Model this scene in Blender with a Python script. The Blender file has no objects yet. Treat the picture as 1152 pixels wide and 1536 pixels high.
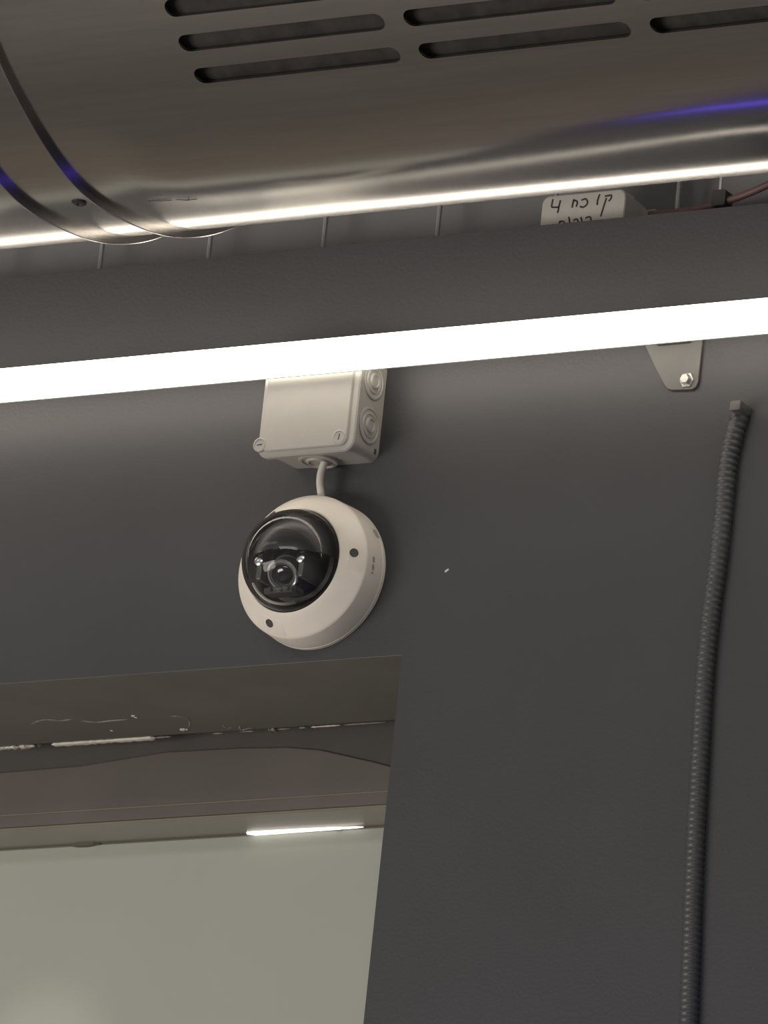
import bpy, bmesh, math, random
from mathutils import Vector, Matrix
random.seed(7)
scene = bpy.context.scene
col = scene.collection

# ------------------------------------------------------------------ camera
AZ, EL, RO = math.radians(32.42), math.radians(17.25), math.radians(-6.035)
FPX = 14000.0                                   # long tele view, focal length in pixels of the 1152x1536 frame
DIST = FPX / 1560.0
DV = Vector((-math.sin(AZ) * math.cos(EL), math.cos(AZ) * math.cos(EL), math.sin(EL)))
R0 = Vector((math.cos(AZ), math.sin(AZ), 0)); U0 = R0.cross(DV)
RV = math.cos(RO) * R0 - math.sin(RO) * U0
UV = math.sin(RO) * R0 + math.cos(RO) * U0
CAM = Vector((0, 0, 4.3)) - DV * DIST
cd = bpy.data.cameras.new('camera'); cam = bpy.data.objects.new('camera', cd); col.objects.link(cam)
M3 = Matrix((RV, UV, -DV)).transposed()
cam.matrix_world = Matrix.Translation(CAM) @ M3.to_4x4()
cd.sensor_fit = 'AUTO'; cd.sensor_width = 36.0; cd.lens = FPX / 1536 * 36.0
cd.clip_start = 0.1; cd.clip_end = 100
scene.camera = cam

# ------------------------------------------------------------------ world, lights, exposure
w = bpy.data.worlds.new('world'); scene.world = w; w.use_nodes = True
bg = w.node_tree.nodes['Background']; bg.inputs[0].default_value = (1.0, 0.97, 0.94, 1); bg.inputs[1].default_value = 0.20
def area(name, loc, target, sx, sy, power, color):
    l = bpy.data.lights.new(name, 'AREA'); l.shape = 'RECTANGLE'; l.size = sx; l.size_y = sy
    l.energy = power; l.color = color
    o = bpy.data.objects.new(name, l); col.objects.link(o); o.location = loc
    o.rotation_euler = (Vector(target) - Vector(loc)).to_track_quat('-Z', 'Y').to_euler()
    return o
area('shop_light_row', (-2.6, -4.6, 2.3), (-0.1, 0, 4.2), 3.0, 1.6, 172, (1.0, 0.92, 0.84))
area('shop_ceiling_light', (1.5, -5.5, 5.6), (0.1, 0, 4.2), 4.0, 0.6, 55, (1.0, 0.97, 0.93))
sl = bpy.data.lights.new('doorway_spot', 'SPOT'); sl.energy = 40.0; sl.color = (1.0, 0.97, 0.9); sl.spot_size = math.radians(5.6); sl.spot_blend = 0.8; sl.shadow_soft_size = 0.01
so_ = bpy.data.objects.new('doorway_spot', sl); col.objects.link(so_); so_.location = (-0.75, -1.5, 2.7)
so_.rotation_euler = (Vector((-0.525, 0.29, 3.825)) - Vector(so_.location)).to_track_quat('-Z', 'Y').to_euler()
scene.view_settings.view_transform = 'Standard'
scene.view_settings.look = 'None'
scene.view_settings.exposure = 0.0
scene.view_settings.gamma = 1.0
scene.view_settings.use_curve_mapping = False
scene.cycles.use_denoising = True

# ------------------------------------------------------------------ helpers
def at(px, py, y):
    """X, Z where the sight line of a photo pixel meets the vertical plane Y = y."""
    v = RV * (px - 576) + UV * (768 - py) + DV * FPX
    t = (y - CAM.y) / v.y
    return CAM.x + v.x * t, CAM.z + v.z * t

def mat(name, color, rough=0.5, metal=0.0, spec=0.5, noise=0.0, nscale=40.0, bump=0.0, bscale=200.0, emit=None, estr=0.0, stretch=None):
    m = bpy.data.materials.new(name); m.use_nodes = True
    nt = m.node_tree; b = nt.nodes['Principled BSDF']
    b.inputs['Base Color'].default_value = (*color, 1); b.inputs['Roughness'].default_value = rough
    b.inputs['Metallic'].default_value = metal; b.inputs['Specular IOR Level'].default_value = spec
    if emit:
        b.inputs['Emission Color'].default_value = (*emit, 1); b.inputs['Emission Strength'].default_value = estr
    if noise or bump:
        tc = nt.nodes.new('ShaderNodeTexCoord'); mp = nt.nodes.new('ShaderNodeMapping')
        nt.links.new(tc.outputs['Object'], mp.inputs[0])
        if stretch: mp.inputs['Scale'].default_value = stretch
    if noise:
        n = nt.nodes.new('ShaderNodeTexNoise'); n.inputs['Scale'].default_value = nscale; n.inputs['Detail'].default_value = 5
        nt.links.new(mp.outputs[0], n.inputs['Vector'])
        r = nt.nodes.new('ShaderNodeMapRange'); r.inputs[1].default_value = 0.3; r.inputs[2].default_value = 0.7
        r.inputs[3].default_value = 1 - noise; r.inputs[4].default_value = 1 + noise
        nt.links.new(n.outputs[0], r.inputs[0])
        mx = nt.nodes.new('ShaderNodeVectorMath'); mx.operation = 'SCALE'; mx.inputs[0].default_value = color
        nt.links.new(r.outputs[0], mx.inputs['Scale']); nt.links.new(mx.outputs[0], b.inputs['Base Color'])
    if bump:
        n2 = nt.nodes.new('ShaderNodeTexNoise'); n2.inputs['Scale'].default_value = bscale; n2.inputs['Detail'].default_value = 3
        nt.links.new(mp.outputs[0], n2.inputs['Vector'])
        bp = nt.nodes.new('ShaderNodeBump'); bp.inputs['Strength'].default_value = bump; bp.inputs['Distance'].default_value = 0.002
        nt.links.new(n2.outputs[0], bp.inputs['Height']); nt.links.new(bp.outputs[0], b.inputs['Normal'])
    return m

def link(name, me, m, parent=None, smooth=None):
    o = bpy.data.objects.new(name, me); col.objects.link(o)
    if m: me.materials.append(m)
    if parent: o.parent = parent; o.matrix_parent_inverse = parent.matrix_world.inverted() if False else Matrix.Translation(-Vector(parent['base']) if 'base' in parent else Vector())
    return o

def from_bm(name, bm, m, parent=None, smooth=35):
    bmesh.ops.recalc_face_normals(bm, faces=bm.faces)
    if smooth:
        a = math.radians(smooth)
        for f in bm.faces: f.smooth = True
        for e in bm.edges:
            e.smooth = len(e.link_faces) == 2 and e.calc_face_angle(0) < a
    me = bpy.data.meshes.new(name); bm.to_mesh(me); bm.free()
    return link(name, me, m, parent)

def thing(name, loc, label, cat, group=None):
    o = bpy.data.objects.new(name, None); col.objects.link(o); o.location = loc
    o.empty_display_size = 0.02; o['base'] = tuple(loc)
    return tag(o, label, cat, group)
def tag(o, label, cat, group=None):
    o['label'] = label; o['category'] = cat
    if group: o['group'] = group
    return o
def struct(o): o['kind'] = 'structure'; return o

def box(bm, lo, hi, bev=0.0, seg=2):
    r = bmesh.ops.create_cube(bm, size=1.0)
    vs = r['verts']
    for v in vs:
        v.co = Vector(((lo[i] + hi[i]) / 2 + v.co[i] * (hi[i] - lo[i]) for i in range(3)))
    if bev:
        es = list({e for v in vs for e in v.link_edges})
        bmesh.ops.bevel(bm, geom=es, offset=bev, segments=seg, affect='EDGES', profile=0.5)

def frame_of(axis):
    a = Vector(axis).normalized()
    h = Vector((0, 0, 1)) if abs(a.z) < 0.9 else Vector((1, 0, 0))
    x = h.cross(a).normalized(); y = a.cross(x)
    return x, y, a

def lathe(bm, prof, origin, axis, n=48, close=False, a0=0.0, a1=2 * math.pi):
    """prof: (radius, height along axis)"""
    x, y, a = frame_of(axis); o = Vector(origin); rings = []
    full = abs(a1 - a0 - 2 * math.pi) < 1e-6
    k = n if full else n + 1
    for r, h in prof:
        if r < 1e-7: rings.append([bm.verts.new(o + a * h)])
        else: rings.append([bm.verts.new(o + a * h + (x * math.cos(a0 + (a1 - a0) * i / n) + y * math.sin(a0 + (a1 - a0) * i / n)) * r) for i in range(k)])
    pairs = list(zip(rings, rings[1:])) + ([(rings[-1], rings[0])] if close else [])
    for A, B in pairs:
        for i in range(n):
            j = (i + 1) % k
            if len(A) == 1 and len(B) == 1: continue
            if len(A) == 1: bm.faces.new((A[0], B[i], B[j]))
            elif len(B) == 1: bm.faces.new((A[i], A[j], B[0]))
            else: bm.faces.new((A[i], A[j], B[j], B[i]))
    return rings

def tube(bm, pts, rad, n=10, cap=True):
    pts = [Vector(p) for p in pts]; rings = []
    rads = rad if isinstance(rad, (list, tuple)) else [rad] * len(pts)
    t0 = (pts[1] - pts[0]).normalized(); x, y, _ = frame_of(t0)
    for i, p in enumerate(pts):
        t = (pts[min(i + 1, len(pts) - 1)] - pts[max(i - 1, 0)]).normalized()
        x = (x - t * x.dot(t)).normalized(); y = t.cross(x)
        rings.append([bm.verts.new(p + (x * math.cos(2 * math.pi * k / n) + y * math.sin(2 * math.pi * k / n)) * rads[i]) for k in range(n)])
    for A, B in zip(rings, rings[1:]):
        for k in range(n): bm.faces.new((A[k], A[(k + 1) % n], B[(k + 1) % n], B[k]))
    if cap: bm.faces.new(rings[0][::-1]); bm.faces.new(rings[-1])

def spline(pts, sub=8):
    P = [Vector(p) for p in pts]; P = [P[0] * 2 - P[1]] + P + [P[-1] * 2 - P[-2]]; out = []
    for i in range(1, len(P) - 2):
        for k in range(sub):
            t = k / sub; a, b, c, d = P[i - 1], P[i], P[i + 1], P[i + 2]
            out.append(0.5 * ((2 * b) + (c - a) * t + (2 * a - 5 * b + 4 * c - d) * t * t + (3 * b - a - 3 * c + d) * t ** 3))
    out.append(P[-2]); return out

def prism(bm, outline, y0, y1):
    """outline: list of (x, z), extruded along Y"""
    A = [bm.verts.new((x, y0, z)) for x, z in outline]; B = [bm.verts.new((x, y1, z)) for x, z in outline]
    n = len(A)
    bm.faces.new(A); bm.faces.new(B[::-1])
    for i in range(n): bm.faces.new((A[i], B[i], B[(i + 1) % n], A[(i + 1) % n]))

def rrect(x0, x1, z0, z1, r, n=5):
    out = []
    for cx, cz, a in ((x1 - r, z1 - r, 0), (x0 + r, z1 - r, 90), (x0 + r, z0 + r, 180), (x1 - r, z0 + r, 270)):
        for k in range(n + 1):
            t = math.radians(a + 90 * k / n); out.append((cx + r * math.cos(t), cz + r * math.sin(t)))
    return out

def loft(bm, loops, cap0=True, cap1=True):
    """loops: list of (outline, y) with equal counts"""
    R = [[bm.verts.new((x, y, z)) for x, z in o] for o, y in loops]; n = len(R[0])
    for A, B in zip(R, R[1:]):
        for i in range(n): bm.faces.new((A[i], A[(i + 1) % n], B[(i + 1) % n], B[i]))
    if cap0: bm.faces.new(R[0][::-1])
    if cap1: bm.faces.new(R[-1])

def ribbon(bm, pts, wd, th, normal):
    """flat pen stroke of width wd, lying on a surface with the given normal"""
    pts = [Vector(p) for p in pts]; nrm = Vector(normal); L = []
    for i, p in enumerate(pts):
        t = (pts[min(i + 1, len(pts) - 1)] - pts[max(i - 1, 0)]).normalized(); s = nrm.cross(t).normalized() * wd / 2
        L.append([bm.verts.new(q) for q in (p - s, p + s, p + s + nrm * th, p - s + nrm * th)])
    for A, B in zip(L, L[1:]):
        for k in range(4): bm.faces.new((A[k], A[(k + 1) % 4], B[(k + 1) % 4], B[k]))
    bm.faces.new(L[0][::-1]); bm.faces.new(L[-1])

# ------------------------------------------------------------------ materials
WALL = mat('dark_wall_paint', (0.0385, 0.0395, 0.044), 0.5, spec=0.45, noise=0.06, nscale=6, bump=0.12, bscale=260)
RECESS = mat('dark_recess_paint', (0.27, 0.27, 0.285), 0.7, spec=0.2, noise=0.06, nscale=8)
WHITEWALL = mat('white_wall_paint', (0.75, 0.72, 0.66), 0.6, noise=0.03, nscale=5)
FLOOR = mat('floor_stone', (0.30, 0.283, 0.263), 0.4, noise=0.12, nscale=2)
STEEL = mat('brushed_steel', (0.46, 0.445, 0.425), 0.20, metal=1.0, noise=0.05, nscale=30, stretch=(0.3, 6, 6))
FLANGE = mat('flange_steel', (0.50, 0.48, 0.46), 0.22, metal=1.0, noise=0.06, nscale=40)
LINER = mat('duct_lining', (0.035, 0.033, 0.031), 0.9, noise=0.3, nscale=60)
DARKBIT = mat('dark_fastener', (0.03, 0.026, 0.032), 0.45, noise=0.1)
WHITEPL = mat('white_plastic', (0.74, 0.69, 0.62), 0.42, noise=0.03, nscale=30)
BOXPL = mat('box_plastic', (0.385, 0.372, 0.35), 0.45, noise=0.03, nscale=30)
SLOTPL = mat('screw_slot_shade', (0.06, 0.055, 0.05), 0.7, noise=0.1)
CABLEPL = mat('cable_sheath', (0.62, 0.60, 0.53), 0.4, noise=0.03)
BLACKPL = mat('black_plastic', (0.012, 0.012, 0.014), 0.35, noise=0.1)
MODULE = mat('camera_module_plastic', (0.085, 0.08, 0.078), 0.3, noise=0.15, nscale=80)
CHROME = mat('module_metal', (0.7, 0.7, 0.7), 0.25, metal=1.0, noise=0.05)
LENS = mat('lens_coating', (0.01, 0.01, 0.015), 0.05, spec=0.8, noise=0.1)
LED = mat('led_diffuser', (0.9, 0.88, 0.84), 0.5, noise=0.01, emit=(1.0, 0.90, 0.76), estr=8.0)
GALV = mat('bracket_steel', (0.10, 0.098, 0.095), 0.5, metal=0.0, noise=0.08, nscale=50)
BOLT = mat('bolt_zinc', (0.42, 0.41, 0.40), 0.35, metal=0.6, noise=0.05)
HEADER = mat('header_brown', (0.105, 0.092, 0.082), 0.5, noise=0.08, nscale=10)
STRIP = mat('olive_strip', (0.20, 0.185, 0.145), 0.3, noise=0.05, nscale=15)
SOFFIT = mat('soffit_paint', (0.13, 0.125, 0.108), 0.6, noise=0.10, nscale=14)
PANEL = mat('pale_door_panel', (0.36, 0.375, 0.33), 0.35, noise=0.02, nscale=4)
LEAF = mat('lower_door_leaf', (0.205, 0.18, 0.155), 0.5, noise=0.05, nscale=3)
CONDUIT = mat('conduit_paint', (0.050, 0.051, 0.055), 0.45, spec=0.5, noise=0.05)
SHADEBACK = mat('shade_backing', (0.062, 0.058, 0.054), 0.7, noise=0.05)
SEAL = mat('sealant', (0.62, 0.60, 0.54), 0.5, noise=0.15, nscale=120)
SEALFADE = mat('sealant_smear', (0.24, 0.23, 0.205), 0.55, noise=0.2, nscale=120)
WIRE = mat('tray_wire', (0.40, 0.40, 0.41), 0.5, noise=0.08)
TIE = mat('pale_tie', (0.6, 0.6, 0.58), 0.4, noise=0.05)
PAPERBOX = mat('cream_plastic', (0.60, 0.58, 0.545), 0.5, noise=0.03)
INK = mat('pen_ink', (0.055, 0.05, 0.05), 0.6, noise=0.05)
CLAMP = mat('clamp_grey', (0.06, 0.055, 0.053), 0.6, noise=0.05)
REDCAB = mat('red_brown_cable', (0.17, 0.098, 0.09), 0.5, noise=0.2, nscale=25)
TUBEL = mat('slim_tube_glow', (0.9, 0.9, 0.85), 0.4, noise=0.01, emit=(1.0, 0.97, 0.88), estr=1.6)
BLUE = mat('blue_strip_glow', (0.2, 0.15, 0.8), 0.4, noise=0.01, emit=(0.10, 0.05, 1.0), estr=1.9)
def glass(name):
    m = bpy.data.materials.new(name); m.use_nodes = True; nt = m.node_tree
    nt.nodes.remove(nt.nodes['Principled BSDF']); out = nt.nodes['Material Output']
    tr = nt.nodes.new('ShaderNodeBsdfTransparent'); tr.inputs[0].default_value = (0.90, 0.90, 0.91, 1)
    gl = nt.nodes.new('ShaderNodeBsdfGlossy'); gl.inputs['Roughness'].default_value = 0.03
    fr = nt.nodes.new('ShaderNodeFresnel'); fr.inputs[0].default_value = 1.32
    mx = nt.nodes.new('ShaderNodeMixShader')
    nt.links.new(fr.outputs[0], mx.inputs[0]); nt.links.new(tr.outputs[0], mx.inputs[1]); nt.links.new(gl.outputs[0], mx.inputs[2])
    df = nt.nodes.new('ShaderNodeBsdfDiffuse'); df.inputs[0].default_value = (0.8, 0.8, 0.8, 1)      # faint pale haze added to lift the dark inside
    m2 = nt.nodes.new('ShaderNodeMixShader'); m2.inputs[0].default_value = 0.02
    nt.links.new(mx.outputs[0], m2.inputs[1]); nt.links.new(df.outputs[0], m2.inputs[2]); nt.links.new(m2.outputs[0], out.inputs[0]); return m
DOMEGL = glass('clear_dome')

# ------------------------------------------------------------------ setting
XR, ZT, ZTOP, TH = 0.0372, 4.154, 4.580, 0.19      # opening edge, opening head, top of the wall, wall depth
XD = -0.50                                         # start of the unseen white section, added to brighten the duct's reflection
bm = bmesh.new()
pts = [(XD, ZT), (XR, ZT), (XR, 0.0), (1.9, 0.0), (1.9, 4.45), (XD, 4.45)]
prism(bm, pts, 0.0, TH)
prism(bm, [(XD, 4.45), (1.9, 4.45), (1.9, ZTOP), (XD, ZTOP)], 0.0, 0.012)
struct(from_bm('wall_back', bm, WALL, smooth=None))
bm = bmesh.new(); box(bm, (-2.4, 0, ZT), (XD, TH, 4.45)); box(bm, (-2.4, 0, 4.45), (XD, 0.012, ZTOP))
struct(from_bm('wall_left', bm, WHITEWALL, smooth=None))
bm = bmesh.new(); box(bm, (-2.4, 0.12, 4.45), (1.9, TH, 5.6))
struct(from_bm('wall_recess', bm, RECESS, smooth=None))
bm = bmesh.new(); box(bm, (-5, -8, -0.1), (6, 0.6, 0))
struct(from_bm('floor', bm, FLOOR, smooth=None))
bm = bmesh.new(); box(bm, (-2.4, 0.0004, ZT - 0.0006), (XR - 0.0004, TH, ZT))
soffit = struct(from_bm('trim_1', bm, SOFFIT, smooth=None))

# header over the door, upper edge bowed to outline the painted shade, lower lip bead and olive underside strip
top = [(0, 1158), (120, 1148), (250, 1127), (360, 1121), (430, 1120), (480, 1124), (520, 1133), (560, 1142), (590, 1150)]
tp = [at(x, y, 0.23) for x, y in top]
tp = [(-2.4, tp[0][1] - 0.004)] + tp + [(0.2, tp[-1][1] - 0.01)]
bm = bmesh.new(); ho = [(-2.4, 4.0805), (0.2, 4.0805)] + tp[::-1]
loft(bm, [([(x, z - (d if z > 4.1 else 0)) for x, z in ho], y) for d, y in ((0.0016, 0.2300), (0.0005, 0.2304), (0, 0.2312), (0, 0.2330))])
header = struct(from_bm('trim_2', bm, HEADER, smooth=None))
bm = bmesh.new(); box(bm, (-2.4, 0.2285, 4.0925), (0.2, 0.2302, 4.0938), 0.0004, 1)
from_bm('lip_bead', bm, STRIP, header)
bm = bmesh.new(); box(bm, (-2.4, 0.2305, 4.0775), (0.2, 0.30, 4.0804), 0.0008, 1)
from_bm('underside_strip', bm, STRIP, header)
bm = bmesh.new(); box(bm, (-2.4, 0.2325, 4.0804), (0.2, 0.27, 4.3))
struct(from_bm('trim_3', bm, SHADEBACK, smooth=None))  # flat dark backing in place of the soft shade over the header
bm = bmesh.new(); box(bm, (-2.4, 0.29, 3.77), (0.2, 0.33, 4.0774), 0.002, 1)
door = struct(from_bm('door_1', bm, PANEL))
bm = bmesh.new(); box(bm, (-2.4, 0.305, 0.0), (0.2, 0.32, 3.77)); from_bm('lower_leaf', bm, LEAF, door, smooth=None)

# sealant smears on the rear edge of the soffit, each bead its own piece
def bead(pix, wid, m, y=None, amp=0.35):
    P = []
    for k, (px, py) in enumerate(pix):
        x, z = at_soffit(px, py); P.append(Vector((x[0], x[1], ZT - 0.0006)))
    P = spline(P, 5); rad = [wid / 2 * (0.75 + random.uniform(-amp, amp)) for _ in P]; rad[0] *= 0.3; rad[-1] *= 0.3
    bm = bmesh.new(); tube(bm, P, rad, 8)
    for v in bm.verts: v.co.z = ZT - 0.0006 + (v.co.z - (ZT - 0.0006)) * 0.5
    return from_bm('sealant_bead', bm, m, soffit)
def at_soffit(px, py):
    v = RV * (px - 576) + UV * (768 - py) + DV * FPX
    t = (ZT - 0.0006 - CAM.z) / v.z; p = CAM + v * t
    return (p.x, min(p.y, TH + 0.006)), p.z
def z3(L, ox, oy, s=3.6): return [(ox + x / s, oy + y / s) for x, y in L]
bead(z3([(0, 280), (40, 278), (90, 275), (140, 273)], 0, 1050), 0.011, SEAL)
bead(z3([(150, 275), (190, 272), (230, 270)], 0, 1050), 0.010, SEAL)
bead(z3([(240, 262), (262, 270), (278, 280)], 0, 1050), 0.008, SEAL)
bead(z3([(325, 265), (420, 258), (520, 252), (600, 246), (700, 240), (800, 234), (885, 228)], 0, 1050), 0.011, SEAL, amp=0.2)
bead(z3([(885, 230), (920, 222), (950, 212)], 0, 1050), 0.004, SEALFADE)
bead(z3([(170, 130), (220, 110), (270, 107), (330, 112), (390, 103)], 0, 1050), 0.003, SEALFADE)
bead(z3([(440, 112), (520, 120), (600, 112), (690, 105)], 0, 1050), 0.004, SEALFADE)
bead(z3([(715, 82), (730, 90), (742, 98)], 0, 1050), 0.005, SEAL)
bead(z3([(594, 160), (602, 164), (606, 168)], 0, 1050), 0.003, SEAL)
bead(z3([(975, 162), (995, 158), (1016, 160)], 0, 1050), 0.007, SEAL)
bead(z3([(920, 88), (960, 88), (1010, 100), (1025, 125), (1018, 150)], 0, 1050), 0.0022, SEALFADE)
bead(z3([(120, 100), (150, 115), (170, 112)], 300, 1060), 0.003, SEALFADE)
bead(z3([(215, 105), (225, 125), (280, 115)], 300, 1060), 0.003, SEALFADE)
bead(z3([(75, 150), (145, 155)], 300, 1060), 0.003, SEALFADE)
bead(z3([(255, 160), (345, 162)], 300, 1060), 0.003, SEALFADE)
bead(z3([(400, 145), (430, 150), (465, 150)], 300, 1060), 0.010, SEALFADE)
bead(z3([(465, 155), (545, 152)], 300, 1060), 0.003, SEALFADE)
bead(z3([(555, 128), (570, 132), (605, 130)], 300, 1060), 0.004, SEALFADE)
bead(z3([(625, 124), (700, 121), (785, 116)], 300, 1060), 0.0042, SEAL)
bead(z3([(800, 112), (900, 106), (1030, 98)], 300, 1060), 0.0030, SEALFADE)

# slim lit tube under the header, and the dark clip beside it
xa, za = at(371, 1249.5, 0.284); xb, zb = at(545, 1240.5, 0.284)
t = thing('slim_tube_lamp', ((xa + xb) / 2, 0.284, za), 'short slim white lit tube under the doorway header', 'lamp')
bm = bmesh.new(); n = 14
tube(bm, [(xa + (xb - xa) * k / n, 0.284, za + (zb - za) * k / n) for k in range(n + 1)], [0.0032 * (1 - 0.72 * k / n) * (0.5 if k in (0, n) else 1) for k in range(n + 1)], 10)
from_bm('glowing_tube', bm, TUBEL, t)
bm = bmesh.new(); box(bm, (xa + 0.02, 0.2845, za + 0.0005), (xa + 0.028, 0.290, za + 0.0035), 0.0006, 1); from_bm('clip', bm, STRIP, t)
bm = bmesh.new(); box(bm, (xb - 0.035, 0.2845, zb - 0.0005), (xb - 0.028, 0.290, zb + 0.0025), 0.0006, 1)
from_bm('clip', bm, STRIP, t)
xc, zc = at(125, 1265, 0.286)
bm = bmesh.new(); loft(bm, [([(xc + 0.018 * math.cos(a), zc + 0.0032 * math.sin(a)) for a in [2 * math.pi * k / 20 for k in range(20)]], 0.2900),
                            ([(xc + 0.012 * math.cos(a), zc + 0.002 * math.sin(a)) for a in [2 * math.pi * k / 20 for k in range(20)]], 0.2865)])
tag(from_bm('door_bumper', bm, HEADER), 'small dark oval bumper at the top of the pale door panel', 'bumper')

# blue light strip on the wall below the view; the duct mirrors it
t = thing('blue_light_strip', (0.42, 0, 3.69), 'thin blue light strip on the dark wall below the view', 'lamp')
bm = bmesh.new(); box(bm, (0.12, -0.022, 3.635), (0.75, -0.008, 3.725), 0.003, 2); from_bm('blue_diffuser', bm, BLUE, t)
bm = bmesh.new(); box(bm, (0.11, -0.008, 3.63), (0.76, 0.0, 3.73), 0.002, 1); from_bm('backplate', bm, GALV, t)

# ------------------------------------------------------------------ the duct
DY, DZ, DR = -0.4986, 4.7915, 0.3563
PITCH, SX0, SLEN, ROW0, DROW, SW = 0.2352, 0.1796, 0.2150, -119.68, 5.92, 2.85
duct = thing('ventilation_duct', (0.0, DY, DZ - DR), 'large round brushed steel air duct with rows of slots under the ceiling', 'duct')
XA, XB = -1.5, 1.7
verts, faces = [], []
def tilt(phi, q):                                  # slope in degrees of the shallow dent added to shape the underside's reflections; q runs left to right
    c = 24.0 + 2.2 * q
    return 5.5 * q * math.exp(-((phi - c + 8.5) / 4.0) ** 2) - (10.2 + 3.2 * q) * math.exp(-((phi - c) / (6.2 - 1.8 * q)) ** 2) + (4.0 - 1.0 * q) * math.exp(-((phi - c - 14) / 7) ** 2)
def table(q):
    T = [0.0]
    for k in range(500): T.append(T[-1] - math.radians(tilt(k * 0.1, q)) * math.radians(0.1))
    return [v - T[-1] * min(1, max(0, (k * 0.1 - 34) / 14)) for k, v in enumerate(T)]
TABS = [table(k / 20) for k in range(21)] + [table(1.0)]
def dent(x, th):
    phi = -69.3 - math.degrees(th if th < math.radians(60) else th - 2 * math.pi)
    if not 0 < phi < 49.8: return 0.0
    q = min(1, max(0, (x - 0.22) / 0.42)) * 20; m = int(q); k = phi * 10; i = int(k)
    f = lambda T: T[i] + (T[i + 1] - T[i]) * (k - i)
    u = min(1, max(0, (x - 0.0) / 0.10)); u = 0.4 + 0.6 * u * u * (3 - 2 * u)          # shallower at the flanges to keep the rings round
    return u * DR * (f(TABS[m]) * (1 - q + m) + f(TABS[m + 1]) * (q - m))
def srf(x, th): r = DR + dent(x, th); return Vector((x, DY + r * math.cos(th), DZ + r * math.sin(th)))
norms = []
def cv(x, th):
    verts.append(tuple(srf(x, th))); e = 0.002
    n = (srf(x, th + e) - srf(x, th - e)).cross(srf(x + 0.004, th) - srf(x - 0.004, th)).normalized()
    if n.y * math.cos(th) + n.z * math.sin(th) < 0: n = -n
    norms.append(n); return len(verts) - 1
def patch(x0, x1, t0, t1, nx, nt):
    g = [[cv(x0 + (x1 - x0) * i / nx, t0 + (t1 - t0) * j / nt) for j in range(nt + 1)] for i in range(nx + 1)]
    for i in range(nx):
        for j in range(nt): faces.append((g[i][j], g[i + 1][j], g[i + 1][j + 1], g[i][j + 1]))
rad = math.radians
NROW, NCOL = 4, 4
t_lo, t_hi = rad(ROW0 - DROW * (NROW - 0.5)), rad(ROW0 + DROW * 0.5)
gx = (PITCH - SLEN) / 2
xs0 = SX0 - gx; xs1 = xs0 + NCOL * PITCH
patch(XA, XB, t_hi, t_lo + 2 * math.pi, 64, 500)           # all round apart from the slotted band
patch(XA, xs0, t_lo, t_hi, 6, 24); patch(xs1, XB, t_lo, t_hi, 3, 24)
for c in range(NCOL):
    for r in range(NROW):
        tc = rad(ROW0 - DROW * r); x0 = xs0 + c * PITCH; x1 = x0 + PITCH; a, b = tc - rad(DROW / 2), tc + rad(DROW / 2)
        rr = rad(SW / 2) * DR; m = 8; out = []
        xl, xr = x0 + gx + rr, x1 - gx - rr
        rows = 14
        for k in range(rows + 1): out.append((xl + (xr - xl) * k / rows, rr))
        for k in range(1, m): u = math.pi / 2 - math.pi * k / m; out.append((xr + rr * math.cos(u), rr * math.sin(u)))
        for k in range(rows + 1): out.append((xr - (xr - xl) * k / rows, -rr))
        for k in range(1, m): u = -math.pi / 2 - math.pi * k / m; out.append((xl + rr * math.cos(u), rr * math.sin(u)))
        hh = (b - a) / 2 * DR; cx = (x0 + x1) / 2
        def rim(p):
            x, y = p
            if xl - 1e-9 <= x <= xr + 1e-9: return (x0 + (x1 - x0) * (x - xl) / (xr - xl), hh if y > 0 else -hh)
            ex = x1 if x > cx else x0
            return (ex, hh * max(-1, min(1, y / (rr * math.cos(math.pi / m)))))
        rings = []
        for q in (0.0, 0.35, 0.7, 1.0):
            rings.append([cv(o[0] + (e[0] - o[0]) * q, tc + (o[1] + (e[1] - o[1]) * q) / DR) for o, e in ((o, rim(o)) for o in out)])
        n = len(out)
        for A, B in zip(rings, rings[1:]):
            for i in range(n): faces.append((A[i], A[(i + 1) % n], B[(i + 1) % n], B[i]))
me = bpy.data.meshes.new('slotted_shell'); me.from_pydata(verts, [], faces); me.update()
# make every face look outwards
bm = bmesh.new(); bm.from_mesh(me)
for f in bm.faces:
    c = f.calc_center_median()
    if f.normal.dot(Vector((0, c.y - DY, c.z - DZ))) < 0: f.normal_flip()
    f.smooth = True
bm.to_mesh(me); bm.free()
me.normals_split_custom_set_from_vertices(norms)
link('slotted_shell', me, STEEL, duct)
# slot edges folded inwards: one rim per slot
for c in range(NCOL):
    for r in range(NROW):
        tc = rad(ROW0 - DROW * r); x0 = xs0 + c * PITCH + gx; rr = rad(SW / 2) * DR; bm = bmesh.new(); L = []
        o2 = [(x0 + rr + (SLEN - 2 * rr), rr)] ; pts2 = []
        for k in range(9): u = math.pi / 2 - math.pi * k / 8; pts2.append((x0 + SLEN - rr + rr * math.cos(u), rr * math.sin(u)))
        for k in range(9): u = -math.pi / 2 - math.pi * k / 8; pts2.append((x0 + rr + rr * math.cos(u), rr * math.sin(u)))
        for R in (DR, DR - 0.003):
            L.append([bm.verts.new((x, DY + R * math.cos(tc + y / DR), DZ + R * math.sin(tc + y / DR))) for x, y in pts2])
        for i in range(len(pts2)): bm.faces.new((L[0][i], L[0][(i + 1) % len(pts2)], L[1][(i + 1) % len(pts2)], L[1][i]))
        from_bm('slot_edge', bm, STEEL, duct)
bm = bmesh.new(); lathe(bm, [(0, XA + 0.02), (DR - 0.010, XA + 0.02), (DR - 0.010, XB - 0.02), (0, XB - 0.02)], (0, DY, DZ), (1, 0, 0), 128)
from_bm('inner_lining', bm, LINER, duct)
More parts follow.
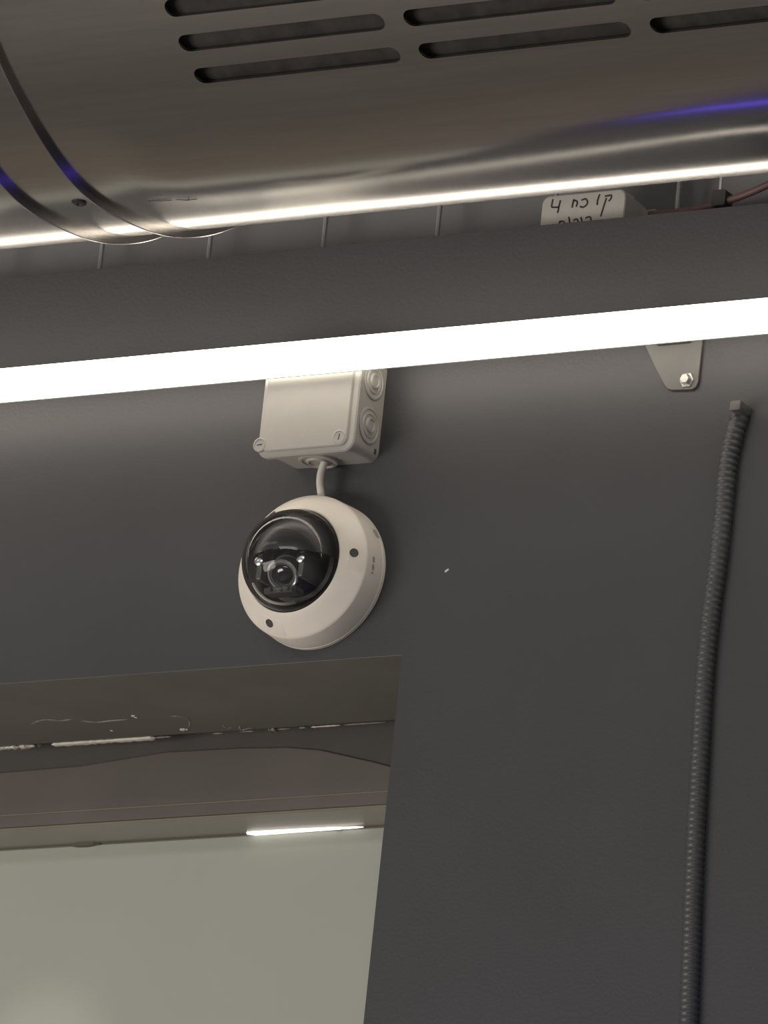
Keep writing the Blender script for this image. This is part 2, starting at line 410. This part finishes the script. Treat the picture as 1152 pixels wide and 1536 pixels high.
for x, s in ((XA, 1), (XB, -1)):
    bm = bmesh.new(); lathe(bm, [(0, x - s * 0.012), (DR + 0.002, x - s * 0.012), (DR + 0.002, x + s * 0.02), (DR + 0.0003, x + s * 0.02)], (0, DY, DZ), (1, 0, 0), 128)
    from_bm('end_cap', bm, STEEL, duct)
for x in (-0.007, -0.0796):                          # raised flange rings that follow the sheet
    bm = bmesh.new(); N = 360; L = []
    for i in range(N):
        th = 2 * math.pi * i / N; th = th if th < math.radians(60) else th - 2 * math.pi; r = DR + dent(x, th)
        L.append([bm.verts.new((x + dx, DY + (r + h) * math.cos(th), DZ + (r + h) * math.sin(th))) for h, dx in ((-0.001, -0.0022), (0.0066, -0.0022), (0.0073, -0.0015), (0.0073, -0.0004), (0.0068, 0), (-0.001, 0))])
    for i in range(N):
        for k in range(5): bm.faces.new((L[i][k], L[i][k + 1], L[(i + 1) % N][k + 1], L[(i + 1) % N][k]))
    from_bm('flange', bm, FLANGE, duct)
def on_duct(x, deg, up=0.0):
    th = rad(deg); n = Vector((0, math.cos(th), math.sin(th))); return Vector((x, DY, DZ)) + n * (DR + dent(x, th) + up), n
p, n = on_duct(-0.0317, -94.6)
bm = bmesh.new(); lathe(bm, [(0.0075, -0.0005), (0.0072, 0.0012), (0.005, 0.0022), (0.0022, 0.0022), (0.0018, 0.0012), (0, 0.0012)], p, n, 20)
r_ = from_bm('rivet', bm, DARKBIT, duct); r_['label'] = 'dark rivet between the two flanges'
bm = bmesh.new()
for L in ([(-3, 0), (9, 0.02), (17, 0.06), (24, 0.02)], [(26, -0.02), (33, 0.02)], [(42, -0.10), (50, 0.05), (58, 0.22)], [(51, 0.05), (64, 0.08), (73, 0.0)], [(60, 0.0), (62, -0.22)]):
    q = []
    for xx, da in L:
        p, n = on_duct(0.0395 + xx * 0.00068, -92.9 + xx * 0.0055 + da * 2.2, 0.0001); q.append(p)
    ribbon(bm, q, 0.0013, 0.0003, n)
s_ = from_bm('scuff_marks', bm, DARKBIT, duct); s_['label'] = 'short dark scratched marks on the steel'

# ------------------------------------------------------------------ tube light
LY, LZ, LR = -0.075, 4.4367, 0.0165
led = thing('led_tube_light', (0.31, 0, LZ), 'long glowing white tube light running across the dark wall', 'light')
bm = bmesh.new(); lathe(bm, [(0, -1.35), (LR, -1.35), (LR, 1.5), (0, 1.5)], (0, LY, LZ), (1, 0, 0), 40); from_bm('glowing_tube', bm, LED, led)
bm = bmesh.new(); a_ = [math.radians(-30 - 43 * k / 8) for k in range(9)]
o_ = [(LY + (LR + 0.0002) * math.cos(a), LZ + (LR + 0.0002) * math.sin(a)) for a in a_] + [(LY + (LR + 0.0010) * math.cos(a), LZ + (LR + 0.0010) * math.sin(a)) for a in a_[::-1]]
A_ = [bm.verts.new((-1.35, y, z)) for y, z in o_]; B_ = [bm.verts.new((1.5, y, z)) for y, z in o_]
for i in range(len(o_)): bm.faces.new((A_[i], B_[i], B_[(i + 1) % len(o_)], A_[(i + 1) % len(o_)]))
bm.faces.new(A_[::-1]); bm.faces.new(B_)
from_bm('glare_shade', bm, GALV, led)  # hidden strip added behind the tube to keep its glare off the box
for x0, x1 in ((-1.38, -1.349), (1.499, 1.53)):
    bm = bmesh.new(); lathe(bm, [(0, x0), (LR, x0), (LR + 0.0006, x0 + 0.002), (LR + 0.0006, x1), (LR - 0.003, x1)], (0, LY, LZ), (1, 0, 0), 32); from_bm('end_cap', bm, WHITEPL, led)
b = [at(*q, -0.003) for q in ((968, 520), (984, 553), (997, 577), (1001, 583), (1006, 585), (1038, 584), (1044, 580), (1047, 573), (1053, 515))]
bm = bmesh.new(); prism(bm, b + [(b[-1][0], LZ + 0.03), (b[0][0], LZ + 0.03)], -0.003, 0.0)
es = [e for e in bm.edges]; bmesh.ops.bevel(bm, geom=es, offset=0.0004, segments=1, affect='EDGES')
br = from_bm('mounting_bracket', bm, GALV, led)
bm = bmesh.new(); box(bm, (0.289, -0.0600, LZ + 0.007), (0.325, -0.0028, LZ + 0.011), 0.0008, 1)
from_bm('support_arm', bm, GALV, led)
bx, bz = at(1030, 570, -0.004)
bm = bmesh.new(); lathe(bm, [(0.0075, 0.0), (0.0075, 0.0012), (0.0055, 0.0013), (0.0055, 0.005), (0.0045, 0.006), (0, 0.006)], (bx, -0.003, bz), (0, -1, 0.0), 6)
from_bm('bolt', bm, BOLT, br)

# ------------------------------------------------------------------ white junction box
BX0, BX1, BZ0, BZ1 = -0.1131, -0.0131, 4.350, 4.453
jb = thing('junction_box', ((BX0 + BX1) / 2, 0, BZ0), 'white plastic junction box with screwed lid, half hidden by the tube light', 'junction box')
bm = bmesh.new()
loft(bm, [(rrect(BX0 + 0.002, BX1, BZ0 + 0.0015, BZ1 - 0.001, 0.009), -0.0002), (rrect(BX0 + 0.001, BX1 + 0.0002, BZ0 + 0.001, BZ1, 0.009), -0.020), (rrect(BX0, BX1 + 0.0004, BZ0, BZ1, 0.009), -0.0435)])
from_bm('body', bm, BOXPL, jb)
bm = bmesh.new(); e = 0.0042
lx0, lx1, lz0, lz1 = BX0 - 0.0065, BX1 + 0.0025, BZ0 - 0.003, BZ1 + 0.003
loft(bm, [(rrect(lx0 + 0.001, lx1 - 0.001, lz0 + 0.001, lz1 - 0.001, 0.010), -0.0432), (rrect(lx0, lx1, lz0, lz1, 0.011), -0.0442), (rrect(lx0, lx1, lz0, lz1, 0.011), -0.0490),
          (rrect(lx0 + 0.0012, lx1 - 0.0012, lz0 + 0.0012, lz1 - 0.0012, 0.010), -0.0505), (rrect(lx0 + 0.005, lx1 - 0.006, lz0 + 0.005, lz1 - 0.005, 0.008), -0.0508),
          (rrect(lx0 + 0.0058, lx1 - 0.007, lz0 + 0.0058, lz1 - 0.0058, 0.0075), -0.0530), (rrect(lx0 + 0.0066, lx1 - 0.0078, lz0 + 0.0066, lz1 - 0.0066, 0.007), -0.0535)])
lid = from_bm('lid', bm, BOXPL, jb, smooth=28)
for (px, py), ang in (((510, 656), 80), ((391, 668), 5)):
    sx, sz = at(px, py, -0.0515)
    bm = bmesh.new(); lathe(bm, [(0.0072, 0.0), (0.0072, 0.0029), (0.0064, 0.0034), (0.0058, 0.0034), (0.0054, 0.0026), (0, 0.0026)], (sx, -0.0508, sz), (0, -1, 0), 24)
    sc = from_bm('screw', bm, BOXPL, jb)
    bm = bmesh.new(); c, s = math.cos(rad(ang)), math.sin(rad(ang))
    o = [(sx + u * c - v * s, sz + u * s + v * c) for u, v in ((-0.003, -0.0007), (0.003, -0.0007), (0.003, 0.0007), (-0.003, 0.0007))]
    prism(bm, o, -0.0536, -0.0532); from_bm('screw_slot', bm, SLOTPL, sc)
for y, z in ((-0.0235, 4.381), (-0.0235, 4.4258)):
    bm = bmesh.new()
    lathe(bm, [(0.0182, -0.0004), (0.0182, 0.0014), (0.0172, 0.0020), (0.0160, 0.0020), (0.0152, 0.0010), (0.0130, 0.0012), (0.0122, 0.0022), (0.0108, 0.0024), (0.0102, 0.0014), (0.0080, 0.0018), (0.0074, 0.0034), (0.0060, 0.0038), (0.0052, 0.0026), (0, 0.0028)], (BX1, y, z), (1, 0, 0), 40)
    from_bm('knockout', bm, BOXPL, jb)
sx, sy = BX1 + 0.0003, -0.0070
bm = bmesh.new(); box(bm, (sx - 0.002, sy - 0.0016, 4.3575), (sx + 0.0003, sy + 0.0016, 4.3625)); from_bm('mounting_slot', bm, SLOTPL, jb, smooth=None)
kx = -0.0665
bm = bmesh.new(); lathe(bm, [(0.0195, -0.0012), (0.0195, 0.0016), (0.0185, 0.0024), (0.0160, 0.0024), (0.0150, 0.0012), (0.0120, 0.0014), (0.0110, 0.0030), (0.0095, 0.0034), (0.0088, 0.0020), (0, 0.0022)], (kx, -0.0225, BZ0), (0, 0, -1), 40)
from_bm('cable_entry', bm, BOXPL, jb)

# ------------------------------------------------------------------ dome camera
KX, KZ = -0.0648, 4.2388
dc = thing('dome_camera', (KX, 0, KZ), 'white round dome security camera with clear bubble on the dark wall', 'camera')
O = (KX, 0, KZ); F = (0, -1, 0)
bm = bmesh.new(); lathe(bm, [(0, 0.0002), (0.0732, 0.0002), (0.0740, 0.0010), (0.0740, 0.0052), (0.0734, 0.0058), (0.060, 0.0058)], O, F, 96); from_bm('base', bm, WHITEPL, dc)
bm = bmesh.new()
lathe(bm, [(0.0600, 0.0060), (0.0733, 0.0060), (0.0738, 0.0066), (0.0726, 0.0315), (0.0720, 0.0330), (0.0706, 0.0345), (0.0665, 0.0385), (0.0600, 0.0447), (0.0548, 0.0497), (0.0530, 0.0508), (0.0518, 0.0508), (0.0514, 0.0500), (0.0508, 0.0340), (0.0500, 0.0335)], O, F, 128)
cover = from_bm('cover', bm, WHITEPL, dc, smooth=22)
def cone_pt(r):                                      # height of the cover's sloping face at radius r
    return 0.0345 + (0.0706 - r) * (0.0508 - 0.0345) / (0.0706 - 0.0530)
nx, nz = 0.0163, 0.0176; nl = math.hypot(nx, nz)
screws = []
for px, py in ((530, 829), (402, 938)):
    x, z = at(px, py, -0.043); screws.append(math.atan2(z - KZ, x - KX))
screws.append(screws[0] + math.radians(118))
for a in screws:
    ca, sa = math.cos(a), math.sin(a)
    # raised pad around the screw
    bm = bmesh.new(); ra, rb = 0.0575, 0.0712; da = 0.27; N = 10; rows = []
    for i in range(N + 1):
        t = a - da + 2 * da * i / N; edge = 0.35 if i in (0, N) else 1.0
        rows.append([bm.verts.new((KX + r * math.cos(t), -(cone_pt(r) + u), KZ + r * math.sin(t))) for r, u in ((ra, -0.0004), (ra + 0.0015, 0.0007 * edge), (rb - 0.0015, 0.0009 * edge), (rb + 0.0004, -0.0008))])
    for A, B in zip(rows, rows[1:]):
        for k in range(3): bm.faces.new((A[k], A[k + 1], B[k + 1], B[k]))
    from_bm('screw_pad', bm, WHITEPL, cover, smooth=20)
    r = 0.0632; nrm = Vector((ca * nx / nl, -nz / nl, sa * nx / nl)); p = Vector((KX + r * ca, -(cone_pt(r) + 0.0011), KZ + r * sa))
    bm = bmesh.new(); lathe(bm, [(0.0044, -0.001), (0.0044, 0.0003), (0.0036, 0.0003), (0.0034, -0.0001), (0, -0.0001)], p, nrm, 20); so = from_bm('screw', bm, SLOTPL, cover)
    so['label'] = 'dark sunken security screw'
# embossed line on the side of the cover
bm = bmesh.new()
for i in range(9):
    t = 0.10 - 0.026 * i
    if i % 4 == 3: continue
    p = Vector((KX + 0.0733 * math.cos(t), -0.0225, KZ + 0.0733 * math.sin(t))); u = Vector((-math.sin(t), 0, math.cos(t)))
    ribbon(bm, [p - u * 0.0007, p + u * 0.0007], 0.0032, 0.0004, (math.cos(t), 0, math.sin(t)))
e_ = from_bm('embossed_marks', bm, BOXPL, cover)
t = 0.52; p = Vector((KX + 0.0737 * math.cos(t), -0.0085, KZ + 0.0737 * math.sin(t)))
bm = bmesh.new(); lathe(bm, [(0.0052, -0.001), (0.0052, 0.0002), (0, 0.0002)], p, (math.cos(t), 0, math.sin(t)), 16); from_bm('side_plug', bm, BOXPL, cover)
# clear bubble
bm = bmesh.new(); lathe(bm, [(0.0512 * math.cos(q), 0.0470 + 0.0512 * math.sin(q)) for q in [math.pi / 2 * k / 20 for k in range(21)]][:-1] + [(0, 0.0470 + 0.0512)], O, F, 72)
from_bm('clear_bubble', bm, DOMEGL, dc, smooth=80)
# black inner shroud (ball shell over the upper part, open below) and floor disc
bm = bmesh.new(); lathe(bm, [(0, 0.0295), (0.0500, 0.0295), (0.0500, 0.0335), (0.0475, 0.0335), (0.0470, 0.0300), (0, 0.0300)], O, F, 64); from_bm('inner_plate', bm, BLACKPL, dc)
bm = bmesh.new(); N = 28; rows = []
for i in range(N + 1):
    lon = math.pi * i / N                              # fan from right (+X) over the top to left
    rows.append([])
    for j in range(13):
        lat = (math.pi / 2) * j / 12
        q = Vector((math.cos(lat) * math.cos(lon), -math.sin(lat), math.cos(lat) * math.sin(lon))) * 0.0430
        rows[-1].append(bm.verts.new(Vector((KX, -0.0400, KZ + 0.002)) + q))
for A, B in zip(rows, rows[1:]):
    for k in range(12): bm.faces.new((A[k], A[k + 1], B[k + 1], B[k]))
bmesh.ops.remove_doubles(bm, verts=bm.verts, dist=1e-6)
bmesh.ops.solidify(bm, geom=bm.faces[:], thickness=0.0012)
from_bm('shroud', bm, BLACKPL, dc, smooth=60)
# camera module: barrel with lens ring looking outwards and down, yoke, board, screws
md = Vector((0.10, -0.80, -0.58)).normalized(); mo = Vector((KX - 0.003, -0.045, KZ - 0.004))
bm = bmesh.new(); lathe(bm, [(0, 0), (0.0165, 0), (0.0165, 0.012), (0.0150, 0.013), (0.0150, 0.024), (0.0135, 0.0255), (0.0115, 0.0255), (0.0105, 0.023), (0, 0.0225)], mo, md, 40); barrel = from_bm('lens_barrel', bm, MODULE, dc)
bm = bmesh.new(); lathe(bm, [(0.0104, 0.0225), (0.0090, 0.0242), (0.0060, 0.0254), (0.003, 0.0259), (0, 0.026)], mo, md, 32); from_bm('lens', bm, LENS, barrel, smooth=60)
bm = bmesh.new(); lathe(bm, [(0.0134, 0.0250), (0.0156, 0.0235), (0.0162, 0.0255), (0.0150, 0.0268), (0.0134, 0.0265)], mo, md, 40, close=True); from_bm('lens_ring', bm, CHROME, barrel)
for sgn in (-1, 1):
    bm = bmesh.new(); xx = KX - 0.003 + sgn * 0.0235
    box(bm, (xx - 0.003, -0.068, KZ - 0.022), (xx + 0.003, -0.031, KZ + 0.004), 0.0015, 2); y_ = from_bm('yoke_arm', bm, MODULE, dc)
    bm = bmesh.new(); lathe(bm, [(0.0045, 0), (0.0045, 0.0022), (0.003, 0.003), (0, 0.003)], (xx, -0.068 + 0.0001, KZ - 0.004), (0, -1, 0), 18); from_bm('pivot_screw', bm, CHROME, y_)
bm = bmesh.new(); lathe(bm, [(0.033, 0), (0.038, 0), (0.038, 0.004), (0.033, 0.004)], (KX, -0.034, KZ), F, 48, close=True); from_bm('turntable', bm, MODULE, dc)
bm = bmesh.new(); box(bm, (KX - 0.020, -0.066, KZ - 0.036), (KX + 0.016, -0.050, KZ - 0.030), 0.001, 1); bd = from_bm('circuit_board', bm, MODULE, dc)
for k, (dx, dz, s) in enumerate(((-0.014, 0.001, 0.004), (-0.004, 0, 0.005), (0.006, 0.001, 0.003), (0.011, 0, 0.003))):
    bm = bmesh.new(); box(bm, (KX + dx, -0.0685, KZ - 0.036 + dz), (KX + dx + s, -0.0659, KZ - 0.032 + dz), 0.0005, 1); from_bm('component', bm, CHROME if k % 2 else MODULE, bd)
# cream ring, kept pale for the reflection along the lower rim
bm = bmesh.new(); lathe(bm, [(0.0474, 0.0330), (0.0506, 0.0330), (0.0506, 0.0405), (0.0490, 0.0405), (0.0474, 0.0390)], O, F, 64, close=True); from_bm('rim_ring', bm, WHITEPL, dc)

bm = bmesh.new(); lathe(bm, [(0.0432, 0.0535), (0.0455, 0.0535), (0.0458, 0.0560), (0.0446, 0.0570), (0.0432, 0.0562)], O, F, 30, close=True, a0=math.radians(208), a1=math.radians(284))  # cream arc added for the reflection low on the bubble
g_ = from_bm('reflection_arc', bm, WHITEPL, dc); g_['label'] = 'cream curved strip standing in for a reflection on the clear bubble'
# cable from the box to the camera
path = [(*at(px, py, y), y) for px, py, y in ((489, 688, -0.022), (485, 698, -0.022), (481, 711, -0.0215), (480, 724, -0.0205), (481, 736, -0.0195), (483, 752, -0.0185))]
path = [(a, c, b) for a, b, c in path]
bm = bmesh.new(); tube(bm, spline(path, 8), 0.0036, 14); tag(from_bm('camera_cable', bm, CABLEPL), 'short white cable between the junction box and the dome camera', 'cable')

# ------------------------------------------------------------------ behind the wall's top edge
tray = thing('cable_tray', (0, 0.09, 4.455), 'grey wire cable tray in the gap between the wall top and the duct', 'cable tray')
xs = [at(*q, 0.088)[0] for q in ((150, 400), (313, 383), (485, 366), (656, 350))]; xs += [xs[-1] + 0.132, at(1016, 310, 0.088)[0]]
xs = [xs[0] - 0.26, xs[0] - 0.13] + xs + [xs[-1] + 0.13, xs[-1] + 0.26]
for x in xs:
    bm = bmesh.new(); tube(bm, [(x, 0.020, 4.474), (x, 0.080, 4.474), (x, 0.088, 4.482), (x, 0.088, 4.745)], 0.0024, 8); from_bm('wire', bm, WIRE, tray)
for y, z in ((0.0925, 4.50), (0.0925, 4.74), (0.03, 4.4696), (0.06, 4.4696)):
    bm = bmesh.new(); tube(bm, [(-0.95, y, z), (0.75, y, z)], 0.0024, 8); from_bm('rail', bm, WIRE, tray)

lb = thing('connector_box', (0.165, 0.06, 4.52), 'cream box with handwritten label peeking over the dark wall edge', 'junction box')
lx0, lx1, lzt = 0.1181, 0.2113, 4.6256
o = rrect(lx0, lx1, 4.515, lzt, 0.008)
bm = bmesh.new()
o2 = rrect(lx0 + 0.001, lx1 - 0.001, 4.516, lzt - 0.001, 0.008)
loft(bm, [(o2, 0.0395), (o, 0.0405), (rrect(lx0, lx1, 4.515, lzt - 0.0004, 0.005), 0.055), (rrect(lx0, lx1, 4.515, lzt - 0.003, 0.004), 0.060), (rrect(lx0, lx1, 4.515, lzt - 0.004, 0.004), 0.080)])
from_bm('body', bm, PAPERBOX, lb)
bm = bmesh.new(); loft(bm, [(rrect(lx1 - 0.004, lx1 + 0.0155, 4.585, 4.6155, 0.003), 0.074), (rrect(lx1 - 0.004, lx1 + 0.0155, 4.585, 4.6155, 0.003), 0.080)]); from_bm('mounting_lug', bm, PAPERBOX, lb)
strokes = [[(170, 165), (160, 215), (165, 235), (225, 235)], [(235, 175), (220, 235), (210, 285)],
    [(335, 240), (343, 195), (352, 165)], [(346, 178), (372, 180), (380, 200), (370, 232)],
    [(415, 175), (450, 163), (468, 185), (460, 215), (430, 235), (402, 228)], [(574, 123), (556, 175), (552, 217)],
    [(618, 140), (645, 136), (675, 133), (668, 165), (650, 182)], [(632, 155), (608, 230), (582, 315)],
    [(220, 400), (226, 365), (240, 352)], [(230, 362), (258, 358), (270, 378), (268, 400)], [(306, 318), (312, 350), (318, 398)],
    [(345, 352), (370, 338), (386, 355), (378, 395), (360, 405)], [(410, 320), (418, 350), (424, 390)], [(450, 330), (480, 318), (497, 332), (492, 385)]]
bm = bmesh.new()
for s in strokes:
    q = []
    for x, y in s:
        X, Z = at(800 + x / 5.76, 270 + y / 5.76, 0.0394); q.append((X, 0.0396, Z))
    ribbon(bm, spline(q, 4), 0.0018, 0.0004, (0, -1, 0))
h = from_bm('handwriting', bm, INK, lb); h['label'] = 'dark handwritten pen letters'

P = [(*at(x, y, yy), yy) for x, y, yy in ((975, 322, 0.072), (1010, 319, 0.066), (1048, 313, 0.058), (1082, 304, 0.05), (1115, 293, 0.046), (1152, 277, 0.044), (1200, 252, 0.044), (1260, 215, 0.046))]
bm = bmesh.new(); tube(bm, spline([(x, y, z) for x, z, y in P], 6), 0.0036, 12); tag(from_bm('power_cable', bm, REDCAB), 'reddish brown cable rising to the right behind the wall edge', 'cable')
hx, hz = at(1083, 300, 0.05)
hg = thing('cable_hanger', (hx, 0.05, hz), 'dark clamp on a pale strip holding the reddish cable', 'cable hanger')
bm = bmesh.new(); box(bm, (hx - 0.0014, 0.0440, hz + 0.006), (hx + 0.0014, 0.0455, hz + 0.16), 0.0003, 1); from_bm('strip', bm, TIE, hg)
bm = bmesh.new(); loft(bm, [(rrect(hx - 0.0075, hx + 0.0075, hz - 0.008, hz + 0.008, 0.002), 0.0425), (rrect(hx - 0.0075, hx + 0.0075, hz - 0.008, hz + 0.008, 0.002), 0.0575)]); from_bm('clamp', bm, CLAMP, hg)

# ------------------------------------------------------------------ corrugated conduit
cp = [(1108, 612), (1103, 628), (1097, 648), (1088, 690), (1083, 740), (1077, 800), (1069, 866), (1062, 916), (1052, 1015), (1043, 1170), (1038, 1264), (1034, 1357), (1031, 1450), (1027, 1560), (1020, 1700)]
q = [Vector((at(x, y, -0.010)[0], -0.0034, at(x, y, -0.010)[1])) for x, y in cp]
sp = spline(q, 40); L = [0]
for a, b in zip(sp, sp[1:]): L.append(L[-1] + (b - a).length)
PIT = 0.0062; tot = L[-1]; n = int(tot / PIT) * 4; P, Rr = [], []; j = 0
for i in range(n + 1):
    s = tot * i / n
    while j < len(L) - 2 and L[j + 1] < s: j += 1
    u = (s - L[j]) / (L[j + 1] - L[j]); P.append(sp[j].lerp(sp[j + 1], u)); Rr.append((0.0083, 0.0092, 0.0095, 0.0092)[i % 4])
cn = thing('corrugated_conduit', q[-1], 'dark painted corrugated conduit running down the wall at the right', 'conduit')
bm = bmesh.new(); tube(bm, P, Rr, 16); from_bm('ribbed_tube', bm, CONDUIT, cn, smooth=60)
bm = bmesh.new(); x, z = at(1109, 612, -0.012); box(bm, (x - 0.006, -0.021, z - 0.005), (x + 0.006, -0.0002, z + 0.005), 0.002, 2); e_ = from_bm('end_clip', bm, GALV, cn)

# ------------------------------------------------------------------ paint fleck
x, z = at(670.2, 856, 0.0)
bm = bmesh.new(); c, s = math.cos(0.62), math.sin(0.62)
loft(bm, [([(x + u * c - v * s, z + u * s + v * c) for u, v in ((-0.0024, -0.0008), (0, -0.0013), (0.0026, -0.0009), (0.0027, 0.0007), (0, 0.0012), (-0.0024, 0.0009))], 0.0),
          ([(x + (u * c - v * s) * 0.7, z + (u * s + v * c) * 0.7) for u, v in ((-0.0024, -0.0008), (0, -0.0013), (0.0026, -0.0009), (0.0027, 0.0007), (0, 0.0012), (-0.0024, 0.0009))], -0.0009)])
tag(from_bm('plaster_fleck', bm, TIE), 'tiny white fleck on the bare dark wall right of the camera', 'fleck')
